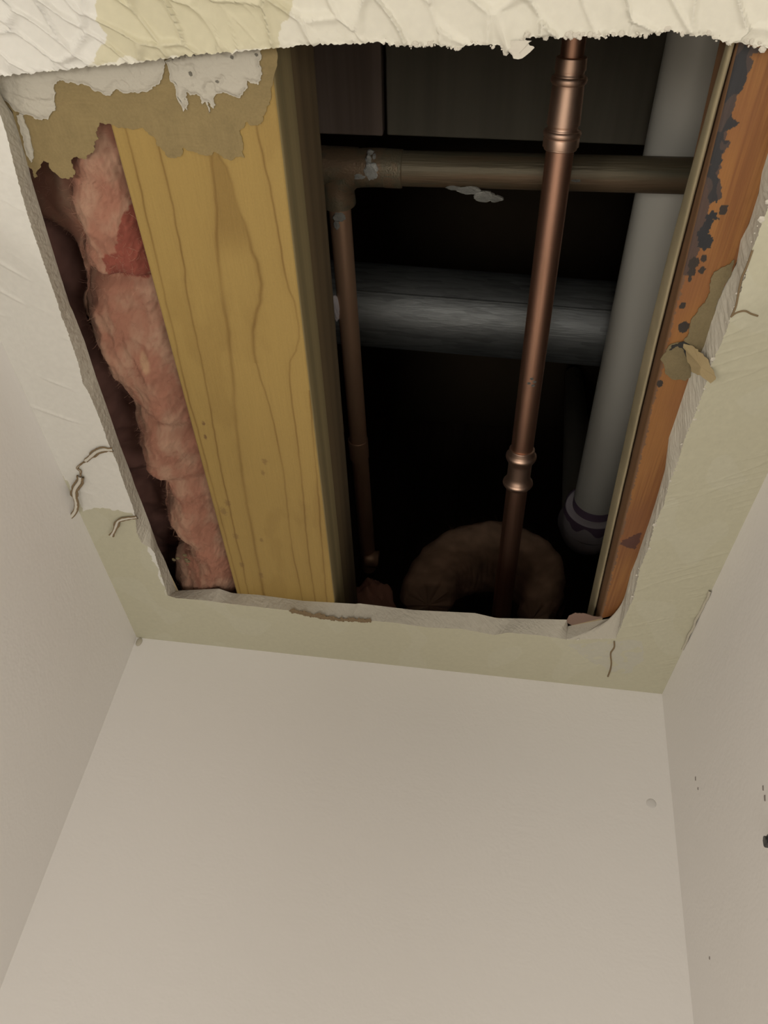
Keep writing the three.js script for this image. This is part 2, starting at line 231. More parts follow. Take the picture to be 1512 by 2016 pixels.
{
  const ceiling = structure(new THREE.Group()); ceiling.name = 'ceiling'; scene.add(ceiling);
  // paint colour: white and cream brush-outs over one another, with outlines
  const W1 = pairs(WHITE1), W2 = pairs(WHITE2), G3 = pairs(GREY3), CR = pairs(CREAM);
  const paint = texture(1024, 1200, (u, v) => {
    const x0 = lerp(OUT.x0, OUT.x1, u), z0 = lerp(OUT.z0, OUT.z1, v);
    const x = x0 + 3.5 * fbm(x0 * 0.08, z0 * 0.08, 3, 3), z = z0 + 3.5 * fbm(x0 * 0.08, z0 * 0.08, 8, 3);
    const white = [0.73, 0.71, 0.655], cream = [0.62, 0.575, 0.41], olive = [0.54, 0.515, 0.385], pale = [0.73, 0.70, 0.60];
    let c = olive;
    if (z > -175) c = inside(CR, x, z) ? cream : pale;
    if (inside(W1, x, z) || inside(W2, x, z)) c = white;
    if (inside(G3, x, z) && n3(x0 * 0.12, z0 * 0.12, 1) > -0.25) c = [0.53, 0.51, 0.42];
    if (c === olive && n3(x0 * 0.03, z0 * 0.022, 17) > 0.24) c = [0.553, 0.53, 0.405];
    const s = 1 + 0.035 * fbm(x0 * 0.25, z0 * 0.25, 5, 3);
    return [c[0] * s, c[1] * s, c[2] * s];
  });
  const faceMat = std({ map: paint, roughness: 0.55, bumpMap: tiled(grainBump, 5), bumpScale: 0.00012 });
  // one ring of samples along the ragged opening, spread outwards to the closet walls
  const corner = { near: [[OUT.x0, OUT.z1], [OUT.x1, OUT.z1]], right: [[OUT.x1, OUT.z1], [OUT.x1, OUT.z0]], far: [[OUT.x1, OUT.z0], [OUT.x0, OUT.z0]], left: [[OUT.x0, OUT.z0], [OUT.x0, OUT.z1]] };
  const resample = (pts, n) => {
    const d = [0]; for (let i = 1; i < pts.length; i++) d.push(d[i - 1] + Math.hypot(pts[i][0] - pts[i - 1][0], pts[i][1] - pts[i - 1][1]));
    const o = []; let k = 0;
    for (let i = 0; i < n; i++) { const s = d[d.length - 1] * i / n; while (k < d.length - 2 && d[k + 1] < s) k++; const t = (s - d[k]) / Math.max(1e-6, d[k + 1] - d[k]); o.push([lerp(pts[k][0], pts[k + 1][0], t), lerp(pts[k][1], pts[k + 1][1], t)]); }
    return o;
  };
  const order = ['near', 'right', 'far', 'left'], count = { near: 560, right: 520, far: 460, left: 560 };
  const inner = [], outer = [], mid = [];
  const tops = { near: null, right: pairs(RIGHT_TOP), far: pairs(FAR_TOP), left: pairs(LEFT_TOP) };
  order.forEach((side, si) => {
    const nextFirst = HOLE[order[(si + 1) % 4]][0];
    const line = resample([...HOLE[side], nextFirst], count[side]);
    const rough = side === 'near' ? 0.9 : side === 'left' ? 0.5 : side === 'right' ? 0.8 : 0.45;
    line.forEach(([x, z], i) => {
      const w = Math.min(1, i / 8, (count[side] - i) / 8), k = rough * w * fbm(x * 0.55, z * 0.55, 3 + si, 4);
      const dx = side === 'right' || side === 'left' ? k : 0.3 * k, dz = side === 'near' || side === 'far' ? k : 0.3 * k;
      inner.push([x + dx, z + dz]);
      const [a, b] = corner[side], t = i / count[side]; outer.push([lerp(a[0], b[0], t), lerp(a[1], b[1], t)]);
    });
    const up = tops[side] ? resample(tops[side], count[side]) : line.map(([x, z]) => [x, z + 2]);
    mid.push(...up);
  });
  const N = inner.length, RINGS = 72, pos = [], uv = [], idx = [];
  for (let r = 0; r <= RINGS; r++) for (let i = 0; i < N; i++) {
    const t = r / RINGS, x = lerp(inner[i][0], outer[i][0], t), z = lerp(inner[i][1], outer[i][1], t), d = Math.hypot(x - inner[i][0], z - inner[i][1]);
    const fade = smooth(0, 2, r) * (r === RINGS ? 0 : 1), torn = i < count.near ? Math.exp(-d / 2.2) * 0.7 * fbm(x * 0.5, z * 0.5, 20, 3) : 0;
    const q = V(x, -(relief(x, z) * (0.4 + 0.6 * fade) + torn) - 0.15, z); pos.push(q.x, q.y, q.z);
    uv.push((x - OUT.x0) / (OUT.x1 - OUT.x0), (z - OUT.z0) / (OUT.z1 - OUT.z0));
  }
  for (let r = 0; r < RINGS; r++) for (let i = 0; i < N; i++) { const a = r * N + i, b = r * N + (i + 1) % N, c = a + N, d = b + N; idx.push(a, b, c, b, d, c); }
  const face = new THREE.BufferGeometry();
  face.setAttribute('position', new THREE.Float32BufferAttribute(pos, 3)); face.setAttribute('uv', new THREE.Float32BufferAttribute(uv, 2)); face.setIndex(idx); face.computeVertexNormals();
  mesh('painted_face', face, faceMat, ceiling);
  // broken gypsum edge of the opening, from the painted face up to the back paper
  const ROWS = 9; const ep = [], eu = [], ei = [];
  for (let r = 0; r <= ROWS; r++) for (let i = 0; i < N; i++) {
    const t = r / ROWS, w = Math.sin(t * Math.PI), k = 0.55 * w * fbm(inner[i][0] * 0.25, inner[i][1] * 0.25, t * 3 + 40, 4);
    const x = lerp(inner[i][0], mid[i][0], t) + k, z = lerp(inner[i][1], mid[i][1], t) + k * 0.7, h = lerp(-0.15 - relief(inner[i][0], inner[i][1]) * 0.4 - (i < count.near ? 0.7 * fbm(inner[i][0] * 0.5, inner[i][1] * 0.5, 20, 3) : 0), 12.7, t) + (r && r < ROWS ? 0.5 * fbm(x * 0.3, z * 0.3, 50, 3) : 0);
    const q = V(x, h, z); ep.push(q.x, q.y, q.z); eu.push((x + z) / 1000 * 0.7, (h + x * 0.3) / 1000);
  }
  for (let r = 0; r < ROWS; r++) for (let i = 0; i < N; i++) { const a = r * N + i, b = r * N + (i + 1) % N, c = a + N, d = b + N; ei.push(a, c, b, b, c, d); }
  const edge = new THREE.BufferGeometry();
  edge.setAttribute('position', new THREE.Float32BufferAttribute(ep, 3)); edge.setAttribute('uv', new THREE.Float32BufferAttribute(eu, 2)); edge.setIndex(ei); edge.computeVertexNormals();
  mesh('gypsum_edge', edge, M.gypsumFace, ceiling);
  // back of the board around the opening and the rest of the ceiling towards the room
  const back = toShape([[OUT.x0, OUT.z0], [OUT.x1, OUT.z0], [OUT.x1, OUT.z1], [OUT.x0, OUT.z1]]);
  back.holes.push(new THREE.Path(mid.filter((_, i) => i % 6 === 0).map(([x, z]) => new THREE.Vector2(x / 1000, -z / 1000))));
  const bg = new THREE.ShapeGeometry(back); bg.rotateX(-Math.PI / 2); bg.translate(0, CEIL + 0.0127, 0);
  mesh('back_paper', bg, M.backPaper, ceiling);
  const T = CEIL + 0.0127;
  mesh('room_drywall', mergeGeometries([
    box(OUT.x0 / 1000, OUT.x1 / 1000, CEIL, T, OUT.z1 / 1000, -0.04), box(-1.5, 1.4, CEIL, T, -0.04, 2.2),
    box(-1.5, OUT.x0 / 1000, CEIL, T, -0.8, -0.04), box(OUT.x1 / 1000, 1.4, CEIL, T, -0.8, -0.04), box(OUT.x0 / 1000, OUT.x1 / 1000, CEIL, T, -0.8, OUT.z0 / 1000)]), M.room, ceiling);
  // curled strips of torn joint paper, cracks and fringes that hang from the painted face
  const strip = (a, r, off) => {
    const p = triples(a), c = new THREE.CatmullRomCurve3(p.map(([x, z, h]) => V(x, h, z))), n = p.length * 7;
    const side = (k) => { const o = []; for (let i = 0; i <= n; i++) { const q = c.getPoint(i / n), t = c.getTangent(i / n), w = off * k * (0.45 + 0.55 * smooth(-0.3, 0.25, n3(i * 0.11, off, 3))) / 1000; o.push(new THREE.Vector3(q.x - t.z * w, q.y - 0.0004 + 0.0006 * n3(i * 0.4, k, 1), q.z + t.x * w)); } return tube(o, r * (1 + 0.2 * k), n, 7); };
    return { left: side(-1), right: side(1), core: tube(c.getPoints(n).map((q) => q.add(new THREE.Vector3(0, -0.0003, 0))), off * 0.62, n, 8) };
  };
  const curl = (a, r, off) => { const g = new THREE.Group(); g.name = 'torn_tape'; ceiling.add(g); g.userData.label = 'curled torn joint tape with brown edges'; const s = strip(a, r, off); mesh('paper_edge', s.left, M.kraftDark, g); mesh('paper_edge', s.right, M.kraftDark, g); mesh('plaster_core', s.core, M.spackle, g); };
  curl([...CURL1.slice(0, 15)], 0.75, 2.1);
  curl([...CURL1.slice(12, 27)], 0.42, 0.6);
  curl([...CURL1.slice(24)], 0.9, 2.3);
  curl(CURL1B, 0.8, 1.3);
  curl(CURL2, 0.75, 1.8);
  const dark = (a, r) => { const p = triples(a).map(([x, z, h], i) => V(x + (rnd() - 0.5) * 0.8, h, z)); const g = tube(p, r, p.length * 6, 6); const m = mesh('paper_tear', g, M.kraftDark, ceiling); m.userData.label = 'brown tear in the ceiling paper'; };
  dark(CRACK, 0.7); dark(CRACKB, 0.55); dark(CRACKC, 0.5);
  const crumbs = [];
  const fr = triples(FRINGE), fc = new THREE.CatmullRomCurve3(fr.map(([x, z, h]) => V(x, h, z)));
  for (let i = 0; i < 240; i++) { const q = fc.getPoint(rnd()), s = 0.0004 + rnd() * 0.0013, g = new THREE.IcosahedronGeometry(s, 0); g.scale(1 + rnd() * 2, 0.5, 1); g.rotateY(rnd() * 6); g.translate(q.x, q.y, q.z + (rnd() - 0.4) * 0.004 * (0.2 + Math.abs(n3(q.x * 120, 1, 1)) * 2)); crumbs.push(g.deleteAttribute('uv')); }
  const cr = stuff(mesh('paper_crumbs', mergeGeometries(crumbs), M.kraftDark, ceiling)); cr.userData.label = 'brown torn paper crumbs along the cut';
  const bits = [];
  for (let i = 0; i < 330; i++) {           // broken plaster grains along the near and right cut
    const k = i < 250 ? Math.floor((0.5 + 0.48 * rnd()) * count.near) : count.near + Math.floor(rnd() * count.right), [x, z] = inner[k], s = 0.00025 + Math.pow(rnd(), 3) * 0.0009;
    const g = new THREE.IcosahedronGeometry(s, 0); g.scale(1 + rnd(), 0.7, 1 + rnd()); g.rotateY(rnd() * 6); const q = V(x, -0.3 + rnd() * 0.8, z + (i < 250 ? rnd() * 2.5 - 0.8 : 0)); g.translate(q.x + (i < 250 ? 0 : (rnd() - 0.6) * 0.003), q.y, q.z); bits.push(g.deleteAttribute('uv'));
  }
  const pg = stuff(mesh('plaster_grains', mergeGeometries(bits), M.spackle, ceiling)); pg.userData.label = 'loose plaster grains on the broken edge';
  // peeled flap of painted paper at the near edge
  const fl = grid(8, 6, (u, v) => { const x = lerp(-4, 7, u) + 2 * v, w = Math.sin(u * Math.PI); return V(x + 3 * n3(u * 3, v * 3, 2), -0.6 - 2.6 * v * w + 0.8 * n3(u * 5, v * 4, 6), lerp(-133, -139.5, v * (0.4 + 0.6 * w))); });
  mesh('paper_flap', fl, M.spackle, ceiling);
}

// ---------------------------------------------------------------- closet and room shell
const L = -0.305, Rt = 0.184, B = -0.664;
structure(mesh('wall_left', box(L - 0.1, L, 0, CEIL, B - 0.1, -0.2), M.wall));
structure(mesh('wall_right', box(Rt, Rt + 0.1, 0, CEIL, B - 0.1, -0.2), M.wall));
const wallBack = structure(mesh('wall_back', box(L, Rt, 0, CEIL, B - 0.1, B), M.wall));
{
  const caulk = std({ color: rgb(0.5, 0.46, 0.37), roughness: 0.85 });
  const blob = new THREE.SphereGeometry(0.0035, 20, 14); blob.scale(0.8, 1.3, 0.4); blob.translate(L + 0.004, CEIL - 0.005, B + 0.0006);
  mesh('caulk_smear', blob, caulk, wallBack);
  const bead = []; for (let i = 0; i <= 26; i++) { const z = lerp(-588, -505, i / 26); bead.push(V(183.2 - 2.4 * Math.max(0, n3(z * 0.07, 3, 1)), -0.9 - 1.1 * n3(z * 0.09, 8, 2), z)); }
  mesh('caulk_bead', tube(bead, 1.1, 120, 8), caulk, wallBack);
}
structure(mesh('wall_room', mergeGeometries([box(-1.5, L - 0.1, 0, CEIL, -0.3, -0.2), box(Rt + 0.1, 1.4, 0, CEIL, -0.3, -0.2), box(-1.5, -1.4, 0, CEIL, -0.2, 2.2), box(1.3, 1.4, 0, CEIL, -0.2, 2.2), box(-1.5, 1.4, 0, CEIL, 2.1, 2.2)]), M.room));
structure(mesh('floor', box(-1.5, 1.4, -0.1, 0, B - 0.1, 2.2), M.floor));
// nail pop and little scuffs on the paint
{
  const pop = new THREE.SphereGeometry(0.004, 20, 12); pop.scale(1, 1, 0.18); pop.translate(0.167, CEIL - 0.102, B);
  tag(mesh('nail_pop', pop, M.wall), 'small round nail pop on the white back wall near the right corner', 'nail pop');
  const mk = (y, z, w, h) => { const g = new RoundedBoxGeometry(0.0012, h, w, 2, 0.0005); g.rotateX(0.35); g.translate(Rt, CEIL + y, z); return g; };
  const scuff = std({ color: rgb(0.24, 0.21, 0.19), roughness: 0.9 });
  const spots = [[-0.108, -0.596, 0.0012, 0.003], [-0.117, -0.593, 0.001, 0.002], [-0.167, -0.472, 0.001, 0.003], [-0.173, -0.472, 0.0014, 0.0035], [-0.226, -0.611, 0.001, 0.002]];
  const lab = ['upper of the two dark flecks on the right wall below the ceiling corner', 'lower of the two dark flecks on the right wall below the ceiling corner', 'upper fleck of the pair at the right wall by the frame edge', 'lower fleck of the pair at the right wall by the frame edge', 'lone dark fleck low on the right wall beside the back corner'];
  spots.forEach((s, i) => tag(mesh('paint_fleck', mk(...s), scuff), lab[i], 'fleck', 'flecks on the right wall'));
  const clip = thing('wall_clip', 'tiny black clip fixed to the right wall at the frame edge', 'clip');
  const bl = std({ color: rgb(0.02, 0.02, 0.022), roughness: 0.4 });
  const body = new RoundedBoxGeometry(0.005, 0.005, 0.012, 3, 0.0012); body.translate(Rt - 0.0025, CEIL - 0.199, -0.468); mesh('clip_body', body, bl, clip);
  const sc = new THREE.CylinderGeometry(0.002, 0.002, 0.001, 16); sc.rotateZ(Math.PI / 2); sc.translate(Rt - 0.0055, CEIL - 0.199, -0.468); mesh('screw_head', sc, std({ color: rgb(0.1, 0.1, 0.1), metalness: 1, roughness: 0.4 }), clip);
}

// ---------------------------------------------------------------- three-globe lamp added out of view to fill closet walls and cavity
{
  const lamp = thing('added_lamp', 'added lamp with three white globes on a bar, unseen behind the viewer', 'lamp');
  const steel = std({ color: rgb(0.5, 0.5, 0.5), metalness: 1, roughness: 0.35 });
  const up = new THREE.Vector3(0, 1, 0), [xa, xm, xb] = ADDED_LAMP.xs, yb = ADDED_LAMP.y - ADDED_LAMP.radius - 0.05, pos = (x, y) => new THREE.Vector3(x, y, ADDED_LAMP.z);
  mesh('lamp_base', turned(pos(xm, 0), up, [[0, 0], [0, 140], [14, 138], [20, 120], [22, 0]]), steel, lamp);
  mesh('lamp_pole', rod(pos(xm, 0.02), pos(xm, yb), 11), steel, lamp);
  mesh('lamp_bar', rod(pos(xa, yb), pos(xb, yb), 9), steel, lamp);
  for (const x of ADDED_LAMP.xs) {
    const globe = new THREE.SphereGeometry(ADDED_LAMP.radius, 40, 24); globe.translate(x, ADDED_LAMP.y, ADDED_LAMP.z);
    const g = mesh('lamp_globe', globe, std({ color: rgb(0.8, 0.78, 0.74), roughness: 0.4, emissive: ADDED_LAMP.color, emissiveIntensity: 1.5 }), lamp); g.castShadow = false;
    mesh('globe_cup', turned(pos(x, yb), up, [[0, 12], [20, 30], [56, 34], [56, 0]]), steel, g);
    const light = new THREE.PointLight(ADDED_LAMP.color, ADDED_LAMP.power, 0, 2); light.position.set(x, ADDED_LAMP.y, ADDED_LAMP.z); light.castShadow = true; light.shadow.radius = ADDED_LAMP.radius / 0.02; light.shadow.mapSize.set(1024, 1024); light.shadow.bias = -0.0005;
    light.name = 'lamp_light'; lamp.add(light);
  }
}

// ---------------------------------------------------------------- floor cavity above the ceiling
// a tall open chase: bare framing lumber on all sides, closed at the top
M.lumber = std({ color: rgb(0.32, 0.235, 0.145), roughness: 0.9, bumpMap: tiled(grainBump, 4), bumpScale: 0.0005 });
{
  const y0 = CEIL + 0.0127, y1 = CEIL + 2.4, zb = -2.6;
  structure(mesh('wall_cavity', mergeGeometries([box(-0.64, -0.6, y0, y1, zb, 0.5), box(0.6, 0.64, y0, y1, zb, 0.5), box(-0.64, 0.64, y0, y1, zb - 0.04, zb), box(-0.64, 0.64, y0, y1, 0.5, 0.54)]), M.lumber));
  structure(mesh('subfloor', box(-0.64, 0.64, y1, y1 + 0.03, zb - 0.04, 0.54), M.lumber));
  structure(mesh('floor_cavity', box(-0.64, 0.64, CEIL - 0.02, y0, zb - 0.04, -0.8), M.lumber));
}

function woodTexture(w, h, dark, light, k, streak = 0.12) {
  return texture(w, h, (u, v) => {
    const q = 0.5 + 0.5 * n3(u * 7 + 0.5 * n3(u * 3, v * 2, k), v * 0.8, k + 2), f = fbm(u * 60, v * 2.5, k + 5, 3);
    const c = mix3(dark, light, smooth(0.15, 0.75, q)), s = 1 + streak * f; return [c[0] * s, c[1] * s, c[2] * s];
  });
}
// a squared board along z with eased edges; uv: u across (0..1), v along (0..1)
function board(x0, x1, h0, h1, z0, z1) {
  const g = new RoundedBoxGeometry((x1 - x0) / 1000, (h1 - h0) / 1000, (z1 - z0) / 1000, 3, 0.0022);
  const p = g.attributes.position, n = g.attributes.normal, uv = new Float32Array(p.count * 2);
  for (let i = 0; i < p.count; i++) {
    uv[2 * i] = Math.abs(n.getX(i)) > 0.72 ? p.getY(i) * 1000 / (x1 - x0) + 0.5 : p.getX(i) * 1000 / (x1 - x0) + 0.5;
    uv[2 * i + 1] = p.getZ(i) * 1000 / (z1 - z0) + 0.5;
  }
  g.setAttribute('uv', new THREE.BufferAttribute(uv, 2));
  g.translate((x0 + x1) / 2000, CEIL + (h0 + h1) / 2000, (z0 + z1) / 2000);
  return g;
}
// yellow pine board, flat face down
const PINE = { x0: -199, x1: -110, z0: -900, z1: 0 };
{
  const lines = [GRAIN0, GRAIN1, GRAIN2, GRAIN3, GRAIN4, GRAIN5].map((a) => pairs(a));
  const at = (l, z) => { if (z > l[0][1]) { const a = l[0], b = l[1]; return a[0] + (z - a[1]) * clamp((b[0] - a[0]) / (b[1] - a[1]), -0.1, 0.1); } for (let i = 1; i < l.length; i++) if (z >= l[i][1]) { const t = (z - l[i - 1][1]) / (l[i][1] - l[i - 1][1]); return lerp(l[i - 1][0], l[i][0], t * t * (3 - 2 * t) * 0.5 + t * 0.5); } return l[l.length - 1][0]; };
  const dots = [[-189, -387, 1.3], [-190.5, -400, 1.5], [-186, -510, 2.5], [-191, -480, 3], [-165, -512, 1.8], [-187, -548, 2.4], [-186, -470, 2.6], [-172, -560, 2.2], [-150, -420, 2.0], [-153, -432, 1.6]];
  const rows = new Map();
  const map = texture(448, 1600, (u, v) => {
    const x = lerp(PINE.x0, PINE.x1, u), z = lerp(PINE.z0, PINE.z1, v);
    let r = rows.get(v); if (!r) { rows.clear(); r = lines.map((l) => at(l, z)); rows.set(v, r); }
    let d = 0;
    r.forEach((q, i) => {
      if (i === 5 && z > -350) return;
      const e = x - q + 0.35 * n3(z * 0.12, i, 2), soft = i === 2 || (i === 3 && z > -330) ? 2.2 : 1;
      const k = 0.62 * Math.exp(-Math.pow(e / (0.62 * soft), 2)) + 0.26 * (e < 0 ? Math.exp(e / (2.6 * soft)) : Math.exp(-e / 1.0));
      d = Math.max(d, k * (0.75 + 0.4 * n3(z * 0.02, i * 3.1, 7)));
    });
    const band = smooth(-262, -232, z) ; if (x > r[2] - 0.5 && x < r[3]) d = Math.max(d, 0.5 * band * (1 - smooth(-205, -180, z) * 0.3));
    const blot = smooth(0.18, 0.5, fbm(x * 0.03, z * 0.012, 3, 4)) * 0.16, fine = 0.05 * fbm(x * 1.2, z * 0.03, 4, 2);
    let c = mix3([0.35, 0.232, 0.066], [0.175, 0.094, 0.017], clamp(d + blot));
    let sp = 0; dots.forEach(([a, b, s]) => { const q = Math.hypot((x - a), (z - b) * 0.6) / s + 0.5 * n3(x * 0.6, z * 0.6, 8); sp = Math.max(sp, (1 - smooth(0.4, 1.2, q)) * (s < 1.6 ? 0.9 : 0.5)); });
    c = mix3(c, [0.16, 0.085, 0.03], sp);
    const s = 1 + fine + 0.05 * n3(x * 0.9, z * 0.9, 1); return [c[0] * s, c[1] * s, c[2] * s];
  });
  const joist = thing('ceiling_joist', 'pale yellow pine board with brown grain lines along the left of the opening', 'joist');
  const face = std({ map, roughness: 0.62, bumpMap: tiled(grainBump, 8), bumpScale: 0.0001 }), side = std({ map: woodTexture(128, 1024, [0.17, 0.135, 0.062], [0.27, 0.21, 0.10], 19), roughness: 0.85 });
  mesh('pine_board', board(PINE.x0, PINE.x1, 12.7, 50.8, PINE.z0, PINE.z1), [side, side, face, face, face, face], joist);
  const dt = woodTexture(256, 1024, [0.08, 0.054, 0.026], [0.145, 0.10, 0.048], 12);
  tag(mesh('upper_board', board(-198, -111, 50.9, 108, -900, 0), std({ map: dt, roughness: 0.85 })), 'dark brown board lying on top of the pale pine board', 'board');
}
// orange stained board at the right of the opening
{
  const S1 = ragged(pairs(STAIN), 2.5, 2), S2 = ragged(pairs(STAIN2), 2.5, 2), K = pairs(KNOT), sp = triples(SPOTS);
  const x0 = 106.3, x1 = 195.3, z0 = -900, z1 = 0, turn = -0.0415, cx = (x0 + x1) / 2, cz = -380;
  const map = texture(448, 1600, (u, v) => {
    const lx = lerp(x0, x1, u) - cx, lz = lerp(z0, z1, v) - cz, c = Math.cos(turn), s = Math.sin(turn);
    const x = cx + lx * c + lz * s, z = cz - lx * s + lz * c;
    const q = n3(x * 0.09, z * 0.008, 3) + 0.5 * fbm(x * 0.5, z * 0.012, 9, 3);
    let col = mix3([0.29, 0.125, 0.034], [0.205, 0.078, 0.021], smooth(-0.25, 0.4, q));
    col = mix3(col, [0.21, 0.08, 0.028], smooth(-0.1, 0.5, n3(x * 0.04, z * 0.015, 22)) * 0.7);
    if (inside(K, x + 1.5 * n3(x * 0.4, z * 0.4, 1), z + 1.5 * n3(x * 0.4, z * 0.4, 6))) col = [0.085, 0.03, 0.02];
    const wx = x + 0.8 * n3(x * 0.7, z * 0.7, 5), wz = z + 0.8 * n3(x * 0.7, z * 0.7, 15);
    const edge = lx - (x0 - cx), strip = edge + 1.2 * n3(1, z * 0.12, 33) + 1.5 * n3(4, z * 0.5, 30);
    if (z > -250 && strip < 5.5) col = [0.075, 0.045, 0.035]; else if (strip < 1.6) col = [0.16, 0.085, 0.045];
    if (inside(S1, wx, wz)) col = n3(x * 0.12, z * 0.05, 44) > 0.05 ? [0.058, 0.04, 0.035] : [0.022, 0.022, 0.025];
    if (inside(S2, wx, wz)) col = [0.017, 0.018, 0.022];
    for (const [a, b, r] of sp) if (Math.hypot((wx - a), (wz - b) * 0.75) < r * 0.8) col = [0.03, 0.022, 0.018];
    const f = 1 + 0.1 * fbm(x * 1.4, z * 0.03, 2, 2); return [col[0] * f, col[1] * f, col[2] * f];
  });
  const g = board(x0, x1, 12.7, 50.8, z0, z1);
  g.translate(-cx / 1000, 0, -cz / 1000); g.rotateY(turn); g.translate(cx / 1000, 0, cz / 1000);
  const o = thing('stained_joist', 'orange brown stained board with black blotches along the right of the opening', 'joist');
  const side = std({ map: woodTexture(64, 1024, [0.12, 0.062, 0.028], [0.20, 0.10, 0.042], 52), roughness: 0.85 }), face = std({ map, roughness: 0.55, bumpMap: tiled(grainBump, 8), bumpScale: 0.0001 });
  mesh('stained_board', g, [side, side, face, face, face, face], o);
  // pale lath along its side
  // it stands just off the board's side face, its lower edge wandering
  const edgeX = (z, off) => 90.5 - 0.0415 * z - off, rise = (z) => Math.sin(Math.PI / 2 * clamp((-110 - z) / 260)), bot = (z) => lerp(10, 29, rise(z)), top = (z) => lerp(15, 58, rise(z));
  const lath = grid(80, 12, (u, v) => { const z = lerp(-640, -120, u), a = v * 2 * Math.PI, m = (bot(z) + top(z)) / 2, hh = (top(z) - bot(z)) * 0.44; return V(edgeX(z, 1.8) + 1.2 * Math.sign(Math.cos(a)) * Math.pow(Math.abs(Math.cos(a)), 0.3), m + hh * Math.sin(a) + 0.5 * n3(z * 0.05, 1, 3), z); });
  tag(mesh('wood_lath', lath, std({ map: woodTexture(64, 512, [0.30, 0.25, 0.15], [0.42, 0.35, 0.22], 31), roughness: 0.8 })), 'thin pale lath running beside the orange stained board', 'lath');
}

// torn back paper and gypsum left on the boards
{
  const t = thing('torn_paper', 'brown torn drywall paper with white gypsum lumps at the near left', 'torn paper');
  mesh('kraft_sheet', sheet(ragged(pairs(PAPER), 2.6, 3), 12.15, 12.6), M.kraft, t);
  // a thin broken crust: a flat base with a ragged rim, and a lumpy body on it
  const lump = (a, h0, h1) => {
    const rim = ragged(pairs(a), 2.0, 3), base = sheet(rim, h1 - 0.7, h1), S = 0.7, pos = [], idx = [], id = new Map();
    base.deleteAttribute('uv');
    const xs = rim.map((p) => p[0]), zs = rim.map((p) => p[1]), x0 = Math.min(...xs), x1 = Math.max(...xs), z0 = Math.min(...zs), z1 = Math.max(...zs);
    const vert = (i, j) => {
      const key = i * 4096 + j; if (id.has(key)) return id.get(key);
      const x = x0 + i * S, z = z0 + j * S; let k = -1;
      if (inside(rim, x, z)) {
        let d = 9; for (const [a2, b2] of rim) d = Math.min(d, Math.hypot(a2 - x, b2 - z));
        const pit = smooth(0.34, 0.5, fbm(x * 0.11, z * 0.11, 33, 3));
        const h = h1 - 0.6 - (h1 - h0 - 0.6) * smooth(0, 2.2, d) * (1 - 0.8 * pit) - smooth(0, 3, d) * (0.75 * fbm(x * 0.09, z * 0.09, 12, 3) + 0.25 * fbm(x * 0.5, z * 0.5, 3, 2)), q = V(x, Math.min(h, h1 - 0.5), z);
        k = pos.length / 3; pos.push(q.x, q.y, q.z);
      }
      id.set(key, k); return k;
    };
    for (let i = 0; i * S < x1 - x0; i++) for (let j = 0; j * S < z1 - z0; j++) { const a2 = vert(i, j), b2 = vert(i + 1, j), c2 = vert(i, j + 1), d2 = vert(i + 1, j + 1); if (a2 >= 0 && b2 >= 0 && c2 >= 0 && d2 >= 0) idx.push(a2, b2, c2, b2, d2, c2); }
    const body = new THREE.BufferGeometry(); body.setAttribute('position', new THREE.Float32BufferAttribute(pos, 3)); body.setIndex(idx); body.computeVertexNormals();
    return metricUV(mergeGeometries([base.toNonIndexed ? (base.index ? base.toNonIndexed() : base) : base, body.toNonIndexed()]));
  };
  mesh('gypsum_patch', lump(GYPA, 10.6, 12.1), M.gypsumFace, t);
  mesh('gypsum_patch', lump(GYPB, 10.1, 12.1), M.gypsumFace, t);
  mesh('gypsum_patch', lump(GYPC, 10.9, 12.1), M.gypsumFace, t);
  const scrap = thing('torn_paper', 'grey brown paper scrap stuck on the orange stained board', 'torn paper');
  mesh('paper_scrap', sheet(ragged(pairs(SCRAP), 1.8, 3), 11.9, 12.5), M.kraftGrey, scrap);
  mesh('black_strip', sheet(ragged(pairs(FOLD_STRIP), 1.5, 3), 11.6, 11.85), std({ color: rgb(0.03, 0.028, 0.026), roughness: 0.95 }), scrap).userData.label = 'black strip along the torn fold';  // thin black sheet just below the scrap, following the fold
  const fp = triples(FLAP), mid = fp.reduce((s, p) => [s[0] + p[0] / fp.length, s[1] + p[1] / fp.length, s[2] + p[2] / fp.length], [0, 0, 0]);
  const pos = [], idx = [];
  const fine = []; for (let i = 0; i < fp.length; i++) { const a = fp[i], b = fp[(i + 1) % fp.length]; for (let k = 0; k < 4; k++) { const w = k ? (rnd() - 0.5) * 0.9 : 0; fine.push([lerp(a[0], b[0], k / 4) + w, lerp(a[1], b[1], k / 4) + w, lerp(a[2], b[2], k / 4)]); } }
  for (const dh of [0, 0.5]) for (const ring of [0, 0.5, 1]) for (const p of fine) { const q = V(lerp(mid[0], p[0], ring), lerp(mid[2], p[2], ring) + dh - (1 - ring) * 2.2, lerp(mid[1], p[1], ring)); pos.push(q.x, q.y, q.z); }
  const n = fine.length;
  for (const s of [0, 3]) for (let r = 0; r < 2; r++) for (let i = 0; i < n; i++) { const a = (s + r) * n + i, b = (s + r) * n + (i + 1) % n; idx.push(a, b, a + n, b, b + n, a + n); }
  for (let i = 0; i < n; i++) { const a = 2 * n + i, b = 2 * n + (i + 1) % n; idx.push(a, b, a + 3 * n, b, b + 3 * n, a + 3 * n); }
  const fg = new THREE.BufferGeometry(); fg.setAttribute('position', new THREE.Float32BufferAttribute(pos, 3)); fg.setIndex(idx); fg.computeVertexNormals();
  const flap = thing('paper_flap', 'curled brown paper flap hanging from the orange stained board', 'torn paper');
  mesh('curled_paper', fg, std({ color: rgb(0.36, 0.275, 0.145), roughness: 0.9 }), flap);
